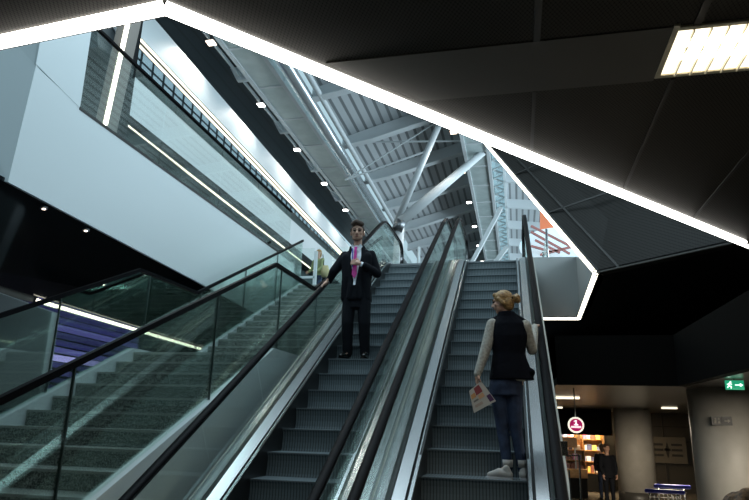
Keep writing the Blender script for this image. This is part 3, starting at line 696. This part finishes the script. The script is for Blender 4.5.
# ------------------------------------------------------------------ shop
wood=noisemat('orange oak',(.30,.15,.045),(.40,.21,.07),6,.4)
MB().box((.5,23.5,0),(2.85,23.6,2.56)).struct('wall_shop_back',mat('warm shop wall',(.35,.24,.14),.5))
MB().box((.52,20.4,1.80),(2.72,20.5,2.56)).struct('wall_shop_fascia',mt['bulk'])
area('shop_light',(1.6,22.0,2.45),2.0,1.6,300,(1,.72,.42))
cols=[(.75,.2,.35),(.8,.8,.85),(.25,.35,.7),(.85,.65,.2),(.3,.12,.1),(.85,.85,.8),(.55,.25,.55),(.1,.12,.25)]
pm=[mat('packaging %s'%n,c,.4) for n,c in zip(('rose','pale','blue','yellow','brown','cream','violet','navy'),cols)]
NUM=('one','two','three','four','five','six','seven','eight','nine','ten','eleven','twelve','thirteen')
def shelf(x0,x1,y,zs_,label,grp):
    t=thing('shelf_unit',((x0+x1)/2,y,0),label,'shelf')
    MB().box((x0,y,.0),(x0+.03,y+.4,zs_[-1]+.3)).build('side_panel',wood,t); MB().box((x1-.03,y,0),(x1,y+.4,zs_[-1]+.3)).build('side_panel',wood,t)
    MB().box((x0,y+.37,0),(x1,y+.4,zs_[-1]+.3)).build('back_panel',wood,t)
    for z in zs_: MB().box((x0,y,z-.03),(x1,y+.37,z)).build('shelf',wood,t)
    MB().box((x0,y-.01,0.02),(x1,y,zs_[0]-.05)).build('plinth',mt['black'],t)
    for j,z in enumerate(zs_):
        x=x0+.06; c_=0
        while x<x1-.16:
            w_=random.uniform(.07,.14); h=random.uniform(.1,.24); i=random.randrange(8)
            o=MB().box((x,y+.03,z),(x+w_,y+.25,z+h)).build('product_box',pm[i],None)
            tag(o,'%s package, number %s from the left on board %s of the %s unit'%(('rose','pale','blue','yellow','brown','cream','violet','navy')[i],NUM[c_],NUM[j],' '.join(label.split(' unit')[0].split()[:3])),'package',grp); c_+=1
            x+=w_+.02
shelf(1.0,1.95,21.0,[.75,1.05,1.35],'low wooden shelf unit in front of the shop','packages on the low shelf unit')
shelf(2.0,2.7,22.6,[.6,.95,1.3,1.65],'tall wooden shelf unit at the back of the shop, right side','packages on the tall back shelf unit')
shelf(.6,1.9,22.9,[.9,1.3,1.7],'wide wooden shelf unit at the back of the shop, left side','packages on the wide back shelf unit')
t=thing('shop_counter',(1.45,20.7,0),'wooden display counter with black base at the shop entrance','counter')
MB().box((1.12,20.6,.55),(1.95,20.95,.8)).build('front_panel',wood,t); MB().box((1.12,20.6,1.42),(1.7,20.95,1.72)).build('header_panel',wood,t)
MB().box((1.16,20.65,0),(1.93,20.9,.55)).build('base',mt['black'],t)
MB().box((1.16,20.7,.8),(1.2,20.74,1.42)).box((1.62,20.7,.8),(1.66,20.74,1.42)).build('support',mt['steeld'],t)
# ------------------------------------------------------------------ people
def remesh(vox,it=4):
    def f(o):
        r=o.modifiers.new('remesh','REMESH'); r.mode='VOXEL'; r.voxel_size=vox; r.use_smooth_shade=True
        s=o.modifiers.new('smooth','SMOOTH'); s.factor=.5; s.iterations=it
    return f
def basis(fd,up=(0,0,1)):
    f=Vector(fd).normalized(); u=Vector(up); r=f.cross(u).normalized(); u=r.cross(f)
    return Matrix((( r.x,f.x,u.x),(r.y,f.y,u.y),(r.z,f.z,u.z)))   # columns: right, forward, up
def head(m,c,B,k):
    c=Vector(c)
    def q(x,y,z): return c+B@Vector((x*k,y*k,z*k))
    m.ell(q(0,-.012,.03),.074*k,.092*k,.088*k,B)
    m.ell(q(0,.012,-.03),.062*k,.072*k,.080*k,B)
    m.ell(q(0,.045,-.085),.034*k,.030*k,.024*k,B)          # chin
    m.chain([q(0,.083,.015),q(0,.103,-.022)],[.009*k,.014*k])
    m.ell(q(-.012,.092,-.026),.010*k,.012*k,.009*k,B); m.ell(q(.012,.092,-.026),.010*k,.012*k,.009*k,B)
    m.chain([q(-.045,.070,.030),q(-.012,.084,.028)],[.010*k,.009*k]); m.chain([q(.045,.070,.030),q(.012,.084,.028)],[.010*k,.009*k])
    m.ell(q(-.040,.055,-.015),.022*k,.022*k,.020*k,B); m.ell(q(.040,.055,-.015),.022*k,.022*k,.020*k,B)
    m.ell(q(0,.077,-.052),.022*k,.012*k,.011*k,B)
    for s in (-1,1): m.ell(q(s*.076,-.005,-.005),.011*k,.022*k,.034*k,B)
    return q
def face(body,q,B,k):
    for s in (-1,1):
        MB().ell(q(s*.031,.078,.010),.017*k,.009*k,.009*k,B).build('eye',mt['eye'],body)
        MB().chain([q(s*.046,.080,.032),q(s*.018,.090,.033)],[.004*k,.005*k]).build('eyebrow',mt['hairm'],body)
    MB().ell(q(0,.088,-.052),.022*k,.005*k,.006*k,B).build('mouth',mt['lip'],body)
def hand(m,wr,dir_,nrm,k,curl=.5,side=1):
    """palm plus five fingers; dir_ points along the fingers, nrm out of the back of the hand, side = thumb side"""
    d=Vector(dir_).normalized(); n=Vector(nrm); n=(n-d*n.dot(d)).normalized(); s=d.cross(n)*side
    wr=Vector(wr)
    m.chain([wr,wr+d*.04*k],[.024*k,.026*k])
    for i,(o,l) in enumerate(((.030,.074),(.010,.082),(-.010,.077),(-.029,.060))):
        base=wr+d*.085*k+s*o*k
        m.chain([wr+d*.02*k+s*o*.6*k,base],[.015*k,.0125*k])
        p=base; dd=d.copy(); a=0
        for j,f in enumerate((.45,.32,.25)):
            a=curl*(.5+.45*j); dd=(dd*math.cos(a)-n*math.sin(a)).normalized() if j else (d*math.cos(curl*.5)-n*math.sin(curl*.5)).normalized()
            q=p+dd*l*f*k; m.chain([p,q],[.0098*k,.0088*k]); p=q
    b=wr+d*.02*k+s*.024*k; t1=b+(s*.7+d*.6-n*.2).normalized()*.042*k; t2=t1+(d*.9+s*.15-n*.45).normalized()*.032*k
    m.chain([b,t1,t2],[.015*k,.0115*k,.0095*k])
def shoe(mn,ms,heel,toe,k,h=.07):
    heel,toe=Vector(heel),Vector(toe); d=(toe-heel).normalized(); s=Vector((d.y,-d.x,0)); z=Vector((0,0,1))
    mn.chain([heel+d*.035*k+z*.045*k,heel+d*.13*k+z*.055*k,toe-d*.04*k+z*.032*k],[.040*k,.048*k,.030*k])
    mn.chain([heel+d*.04*k+z*.055*k,heel+d*.06*k+z*.10*k],[.036*k,.037*k])
    ms.prism([heel+s*.032*k,heel+d*.12*k+s*.036*k,toe-d*.05*k+s*.045*k,toe+s*.015*k,toe-s*.015*k,toe-d*.05*k-s*.045*k,heel+d*.12*k-s*.036*k,heel-s*.032*k],(0,0,.018*k))
# --- the man in the suit
k=1.1; zt=2.838
man=thing('person',(-2.2,8.42,zt),'man in a black suit and magenta tie standing on the left escalator','person')
hr_=zline(8.42)+.94
sh=[(-2.41,8.48,4.345),(-2.015,8.48,4.345)]; el=[(-2.555,8.42,4.10),(-1.925,8.50,4.07)]; wr=[(-2.655,8.45,hr_+.085),(-2.12,8.25,4.16)]
hp=[(-2.31,8.46,3.78),(-2.10,8.46,3.78)]; kn=[(-2.315,8.41,3.34),(-2.075,8.42,3.34)]; an=[(-2.315,8.47,2.93),(-2.065,8.47,2.93)]
b=MB(); fb=basis((.18,-1,-.10)); hc=Vector((-2.218,8.43,4.675))
q=head(b,hc,fb,k*1.13)
b.chain([(-2.215,8.475,4.40),(-2.215,8.46,4.58)],[.062,.060])
b.loft([((-2.21,8.47,3.75),.15,.10,0),((-2.21,8.47,4.0),.145,.10,0),((-2.21,8.47,4.3),.17,.10,0),((-2.21,8.47,4.42),.10,.07,0)])
for i in (0,1):
    b.chain([sh[i],el[i],wr[i]],[.045,.036,.027]); b.chain([hp[i],kn[i],an[i]],[.075,.05,.036]); b.chain([an[i],(an[i][0],an[i][1]-.10,2.90)],[.030,.018])
hand(b,wr[0],(-.35,-.35,-.40),(-.35,-.1,.95),1.08,.55,1)
hand(b,wr[1],(-.85,-.1,.22),(.1,-1,.1),1.1,1.15,1)
body=b.build('body',mt['skin'],man,remesh(.006,3)); face(body,q,fb,k*1.13)
MB().chain([q(-.055,.035,-.07),q(-.03,.07,-.092),q(.03,.07,-.092),q(.055,.035,-.07)],[.013,.018,.018,.013]).build('beard',mat('stubble beard',(.14,.07,.045),.8),body,remesh(.005,2))
h=MB(); h.ell(q(0,-.022,.056),.090*k,.100*k,.084*k,fb); h.ell(q(0,-.05,.0),.086*k,.070*k,.085*k,fb); h.chain([q(-.052,.055,.095),q(.01,.075,.118),q(.052,.05,.098)],[.036,.040,.036])
h.chain([q(-.078,.015,.04),q(-.078,.02,.01)],[.013,.008]); h.chain([q(.078,.015,.04),q(.078,.02,.01)],[.013,.008])
# keep the face free
ho=h.build('hair',mt['hairm'],body,remesh(.006,2))
s=MB(); s.loft([((-2.21,8.455,3.72),.150,.115,0),((-2.21,8.455,4.0),.150,.122,0),((-2.21,8.46,4.3),.165,.118,0),((-2.215,8.465,4.43),.09,.085,0),((-2.215,8.465,4.475),.072,.072,0)]); s.build('shirt',mt['shirt'],man,remesh(.008,2))
j=MB()
# jacket body with open front: two halves
j.loft([((-2.215,8.50,3.66),.225,.125,0),((-2.215,8.50,3.95),.205,.12,0),((-2.21,8.495,4.2),.235,.122,0),((-2.21,8.49,4.36),.235,.105,0),((-2.212,8.50,4.44),.12,.08,0),((-2.214,8.51,4.50),.085,.06,0)],pw=2.4)
for s_ in (-1,1):
    x=-2.212
    j.chain([(x+s_*.090,8.425,4.45),(x+s_*.100,8.40,4.30),(x+s_*.080,8.375,4.10),(x+s_*.055,8.365,3.93),(x+s_*.05,8.36,3.86),(x+s_*.07,8.37,3.70)],[.028,.048,.048,.048,.055,.055])
    j.chain([(x,8.385,3.86),(x,8.385,3.70)],[.06,.07])
    j.chain([(x+s_*.16,8.42,4.3),(x+s_*.14,8.41,4.0),(x+s_*.16,8.42,3.70)],[.07,.07,.06])
j.chain([sh[0],el[0],Vector(wr[0])+Vector((.025,.02,.025))],[.070,.066,.048]); j.chain([sh[1],el[1],Vector(wr[1])+Vector((.06,.03,-.02))],[.070,.066,.050])
j.build('suit_jacket',mt['suit'],man,remesh(.008,3))
for i,dv in ((0,Vector((.02,.015,.02))),(1,Vector((.035,.02,-.01)))):
    p=Vector(wr[i]); MB().tube(p+dv*.2,p+dv*1.6,.036,.037,16).build('shirt_cuff',mt['shirt'],man)
tr=MB(); tr.loft([((-2.205,8.465,3.55),.185,.125,0),((-2.205,8.465,3.70),.178,.12,0),((-2.205,8.465,3.86),.165,.115,0)])
for i in (0,1): tr.chain([hp[i],kn[i],(an[i][0],an[i][1],2.925)],[.106,.086,.070])
tr.build('trousers',mt['suit'],man,remesh(.008,3))
tx=-2.213
MB().prism([(tx-.022,8.335,4.44),(tx+.022,8.335,4.44),(tx+.017,8.325,4.39),(tx+.036,8.300,4.02),(tx,8.298,3.96),(tx-.036,8.300,4.02),(tx-.017,8.325,4.39)],(0,.014,0)).build('tie',mt['pink'],man)
MB().bar((tx-.05,8.345,4.42),(tx-.028,8.30,4.13),.014,.006,(0,-1,0)).build('lanyard',mt['blue'],man)
MB().prism([(tx-.05,8.335,3.93),(tx+.05,8.335,3.93),(tx+.055,8.318,3.87),(tx-.055,8.318,3.87)],(0,.03,0)).build('shirt_tail',mt['shirt'],man)
MB().prism([(tx-.06,8.37,4.49),(tx-.005,8.345,4.42),(tx-.04,8.352,4.37),(tx-.085,8.40,4.46)],(0,.01,0)).prism([(tx+.06,8.37,4.49),(tx+.005,8.345,4.42),(tx+.04,8.352,4.37),(tx+.085,8.40,4.46)],(0,.01,0)).build('collar',mt['shirt'],man)
for i in (0,1):
    a=MB();c=MB(); x=an[i][0]; shoe(a,c,(x+(0,.01)[i],8.52,zt),(x+(-.05,.03)[i],8.25,zt),1.0); so_=a.build('shoe',mt['shoe'],man,remesh(.007,2)); c.build('sole',mt['shoe'],so_)
# --- the woman in the vest
zt=1.53
wo=thing('person',(-.06,6.2,zt),'blonde woman in black vest and jeans on the right escalator, holding a leaflet','person')
rz=zline(7.0)+.95
sh=[(-.222,6.23,2.965),(.092,6.23,2.95)]; el=[(-.300,6.17,2.69),(.150,6.33,2.725)]; wr=[(-.372,6.13,2.475),(.195,6.68,rz-.055)]
hp=[(-.185,6.24,2.36),(-.035,6.24,2.36)]; kn=[(-.155,6.24,1.98),(-.030,6.22,1.98)]; an=[(-.115,6.18,1.63),(.015,6.19,1.63)]
b=MB(); fb=basis((-.95,.22,-.10)); hc=Vector((-.125,6.25,3.185)); q=head(b,hc,fb,.98)
b.chain([(-.075,6.25,2.98),(-.095,6.25,3.10)],[.052,.050])
b.loft([((-.08,6.25,2.38),.135,.09,0),((-.075,6.25,2.62),.115,.085,0),((-.068,6.25,2.88),.145,.09,0),((-.07,6.25,3.0),.08,.06,0)])
for i in (0,1):
    b.chain([sh[i],el[i],wr[i]],[.04,.033,.024]); b.chain([hp[i],kn[i],an[i]],[.075,.047,.034])
b.chain([an[0],(-.18,6.18,1.60)],[.030,.018]); b.chain([an[1],(.02,6.26,1.60)],[.030,.018])
hand(b,wr[0],(-.10,.10,-1),(-1,-.3,0),.92,.7,-1)
hand(b,wr[1],(.22,.80,.42),(.1,-.35,1),.92,.5,-1)
body=b.build('body',mt['skin'],wo,remesh(.0055,3)); face(body,q,fb,.98)
h=MB(); h.ell(q(0,-.022,.048),.088,.097,.082,fb); h.ell(q(0,-.060,-.010),.082,.064,.085,fb); h.chain([q(-.03,.055,.085),q(.03,.055,.085)],[.025,.025])
h.chain([q(-.078,.01,.03),q(-.08,-.03,-.02)],[.02,.022]); h.chain([q(.078,.01,.03),q(.08,-.03,-.02)],[.02,.022]); h.build('hair',mt['hairb'],body,remesh(.005,2))
h=MB(); bc=q(0,-.155,.02)
h.ell(bc,.038,.038,.042)
for i in range(14):
    v=Vector((random.uniform(-1,1),random.uniform(-1,1),random.uniform(-1,1))).normalized(); h.ell(bc+v*.03,.02,.02,.022)
bun=h.build('hair_bun',mt['hairb'],body,remesh(.005,1))
MB().tube(q(0,-.112,.03),q(0,-.122,.028),.024,.024,14).build('hair_tie',mt['black'],bun)
s=MB(); s.loft([((-.09,6.25,2.415),.165,.115,0),((-.085,6.25,2.50),.16,.115,0),((-.07,6.25,2.9),.14,.10,0),((-.07,6.25,2.98),.09,.07,0)])
s.chain([sh[0],el[0],Vector(wr[0])+Vector((0,0,.0))],[.062,.052,.037]); s.chain([sh[1],el[1],Vector(wr[1])+Vector((0,-.01,0))],[.060,.050,.037])
for i in range(7):
    t_=i/7; p=Vector(el[0]).lerp(Vector(wr[0]),t_); s.ell(p+Vector((0,0,0)),.050-.010*t_,.050-.010*t_,.012)
s.build('jersey',mt['jersey'],wo,remesh(.006,2))
v=MB(); v.loft([((-.055,6.25,2.43),.215,.155,0),((-.06,6.25,2.52),.195,.15,0),((-.075,6.25,2.68),.155,.13,0),((-.068,6.25,2.85),.182,.135,0),((-.065,6.25,2.97),.175,.115,0),((-.075,6.25,3.04),.105,.085,0),((-.085,6.25,3.095),.078,.075,0)],pw=2.3)
v.chain([(-.225,6.25,2.985),(-.10,6.25,3.05)],[.045,.05]); v.chain([(.085,6.25,2.975),(-.04,6.25,3.05)],[.045,.05])
v.ell((.10,6.25,2.50),.07,.10,.05)
v.build('vest',mt['vest'],wo,remesh(.007,2))
tr=MB(); tr.loft([((-.110,6.24,2.28),.160,.12,0),((-.110,6.24,2.38),.160,.125,0),((-.10,6.25,2.50),.14,.11,0)])
tr.chain([hp[0],kn[0],an[0]],[.088,.060,.046]); tr.chain([hp[1],kn[1],an[1]],[.088,.058,.046])
tr.build('jeans',mt['jeans'],wo,remesh(.007,3))
a=MB();c=MB(); shoe(a,c,(-.075,6.13,zt),(-.315,6.20,zt),.92); so_=a.build('shoe',mt['sneaker'],wo,remesh(.006,2)); c.build('sole',mt['sole'],so_)
a=MB();c=MB(); shoe(a,c,(.02,6.12,zt),(.03,6.36,zt),.92); so_=a.build('shoe',mt['sneaker'],wo,remesh(.006,2)); c.build('sole',mt['sole'],so_)
for i in (0,1):
    MB().tube((an[i][0],an[i][1],1.635),(an[i][0],an[i][1],1.70),.046,.05,16).build('sock',mt['sneaker'],wo)
# leaflet
t=thing('leaflet',(-.38,6.1,2.35),'folded printed leaflet in the left hand of the woman on the right escalator','leaflet')
cn=[aty(481,381,6.10),aty(496,401,6.10),aty(474,413,6.10),aty(469,391,6.10)]
MB().prism(cn,(0,.006,0)).build('page',mat('pale newsprint',(.55,.52,.48),.6),t)
def onp(u,v): return cn[3].lerp(cn[0],u).lerp(cn[2].lerp(cn[1],u),v)+Vector((0,-.003,0))
def patch(u0,v0,u1,v1,c,nm):
    MB().prism([onp(u0,v0),onp(u1,v0),onp(u1,v1),onp(u0,v1)],(0,.002,0)).build('printed_picture',mat(nm,c,.6),t)
patch(.35,.05,.75,.38,(.28,.05,.06),'print maroon'); patch(.05,.22,.32,.42,(.6,.30,.12),'print orange'); patch(.42,.42,.72,.60,(.65,.38,.22),'print amber'); patch(.78,.62,.98,.92,(.08,.03,.10),'print plum'); patch(.12,.52,.38,.60,(.2,.19,.18),'print grey'); patch(.12,.72,.5,.84,(.45,.35,.3),'print tan')
# --- others: simpler figures but complete
def person(x,y,z,H,yaw,top,bot,hair,label,armf=0,hairr=.1,lg=1):
    k=H/1.75; t=thing('person',(x,y,z),label,'person'); ca,sa=math.cos(yaw),math.sin(yaw)
    def W(a,b_,c_): return Vector((x+(a*ca-b_*sa)*k,y+(a*sa+b_*ca)*k,z+c_*k))
    b=MB(); fb=basis((-sa,ca,-.05)); q=head(b,W(0,.01,1.62),fb,k)
    b.chain([W(0,0,1.42),W(0,0,1.54)],[.055*k,.052*k]); b.loft([(W(0,0,.92),.15*k,.10*k,yaw),(W(0,0,1.15),.13*k,.09*k,yaw),(W(0,0,1.38),.16*k,.09*k,yaw)])
    c=MB(); c.loft([(W(0,0,.88),.18*k,.13*k,yaw),(W(0,0,1.1),.155*k,.12*k,yaw),(W(0,0,1.34),.19*k,.12*k,yaw),(W(0,0,1.43),.12*k,.08*k,yaw)])
    l=MB(); l.loft([(W(0,0,.82),.17*k,.12*k,yaw),(W(0,0,.98),.16*k,.11*k,yaw)])
    for s in (-1,1):
        S,Eb,Wr=W(s*.19,0,1.38),W(s*.23,.02+armf*.05,1.12),W(s*.20,.08+armf*.22,.92+armf*.12)
        b.chain([S,Eb,Wr],[.04*k,.034*k,.026*k]); hand(b,Wr,Vector((0,0,-1))*(1-armf)+fb@Vector((0,1,0))*(.2+armf),fb@Vector((s,0,0)),k,.5,-s)
        c.chain([S,Eb,Wr],[.065*k,.052*k,.04*k])
        b.chain([W(s*.09,0,.86),W(s*.095,.02,.48),W(s*.10,0,.09)],[.07*k,.048*k,.035*k])
        l.chain([W(s*.09,0,.86),W(s*.095,.02,.48),W(s*.10,0,.10)],[.09*k,.062*k,.048*k])
        a=MB();e=MB(); shoe(a,e,W(s*.10,-.06,0),W(s*.12,.2,0),k); so_=a.build('shoe',mt['shoe'],t,remesh(.01,2)); e.build('sole',mt['shoe'],so_)
    body=b.build('body',mt['skin'],t,remesh(.008,2)); face(body,q,fb,k)
    c.build('jacket',top,t,remesh(.011,2)); l.build('trousers',bot,t,remesh(.011,2))
    h=MB(); h.ell(q(0,-.022,.048),.086*k,.096*k,.082*k,fb); h.ell(q(0,-.055,-.02),.08*k,.06*k,(.08+hairr*.5)*k,fb)
    if hairr>.12:
        for i in range(60):
            v=Vector((random.uniform(-1,1),random.uniform(-1,.4),random.uniform(-.2,1))).normalized(); h.ell(q(v.x*.088,-.02+v.y*.095,.04+v.z*.088),.019,.019,.019,None,8,6)
    h.build('hair',hair,body,remesh(.007,1 if hairr>.12 else 2))
    return t
p=aty(319,250,16.6)
pw=person(p.x,16.6,5.2,p.z-5.2+.02,math.radians(150),noisemat('olive jacket',(.20,.24,.10),(.28,.32,.15),12,.8),mt['jeans'],mt['hairb'],'blonde woman in olive jacket and jeans on the upper floor behind the glass',.6)
t=thing('shoulder_bag',(p.x+.3,16.5,6.0),'pale yellow shoulder bag hanging beside the woman on the upper floor','bag')
MB().loft([((p.x+.27,16.45,5.95),.10,.06,0),((p.x+.27,16.45,6.1),.13,.07,0),((p.x+.27,16.45,6.28),.08,.05,0)]).build('bag_body',mat('pale yellow canvas',(.5,.45,.25),.8),t)
MB().chain([(p.x+.22,16.45,6.26),(p.x+.16,16.5,6.62)],[.012,.012]).build('strap',mt['black'],t)
p=atz(735,490,1.76)
curl=noisemat('curly light brown hair',(.05,.03,.015),(.20,.125,.06),60,.6)
person(p.x+.03,p.y+.0,0,1.745,math.radians(10),mt['vest'],mt['jeans'],curl,'curly light brown head of hair at the bottom right corner',0,.2)
p=aty(607,456,18.2)
person(p.x,18.2,0,1.62,math.radians(200),mt['suit'],mt['suit'],mt['hairm'],'person in dark clothes standing in front of the lit shop beside the farther column')
p=aty(602,458,20.1)
person(p.x,20.1,0,1.58,math.radians(20),mt['suit'],mt['jeans'],mt['hairm'],'person in a black top and dark jeans looking into the lit shop')
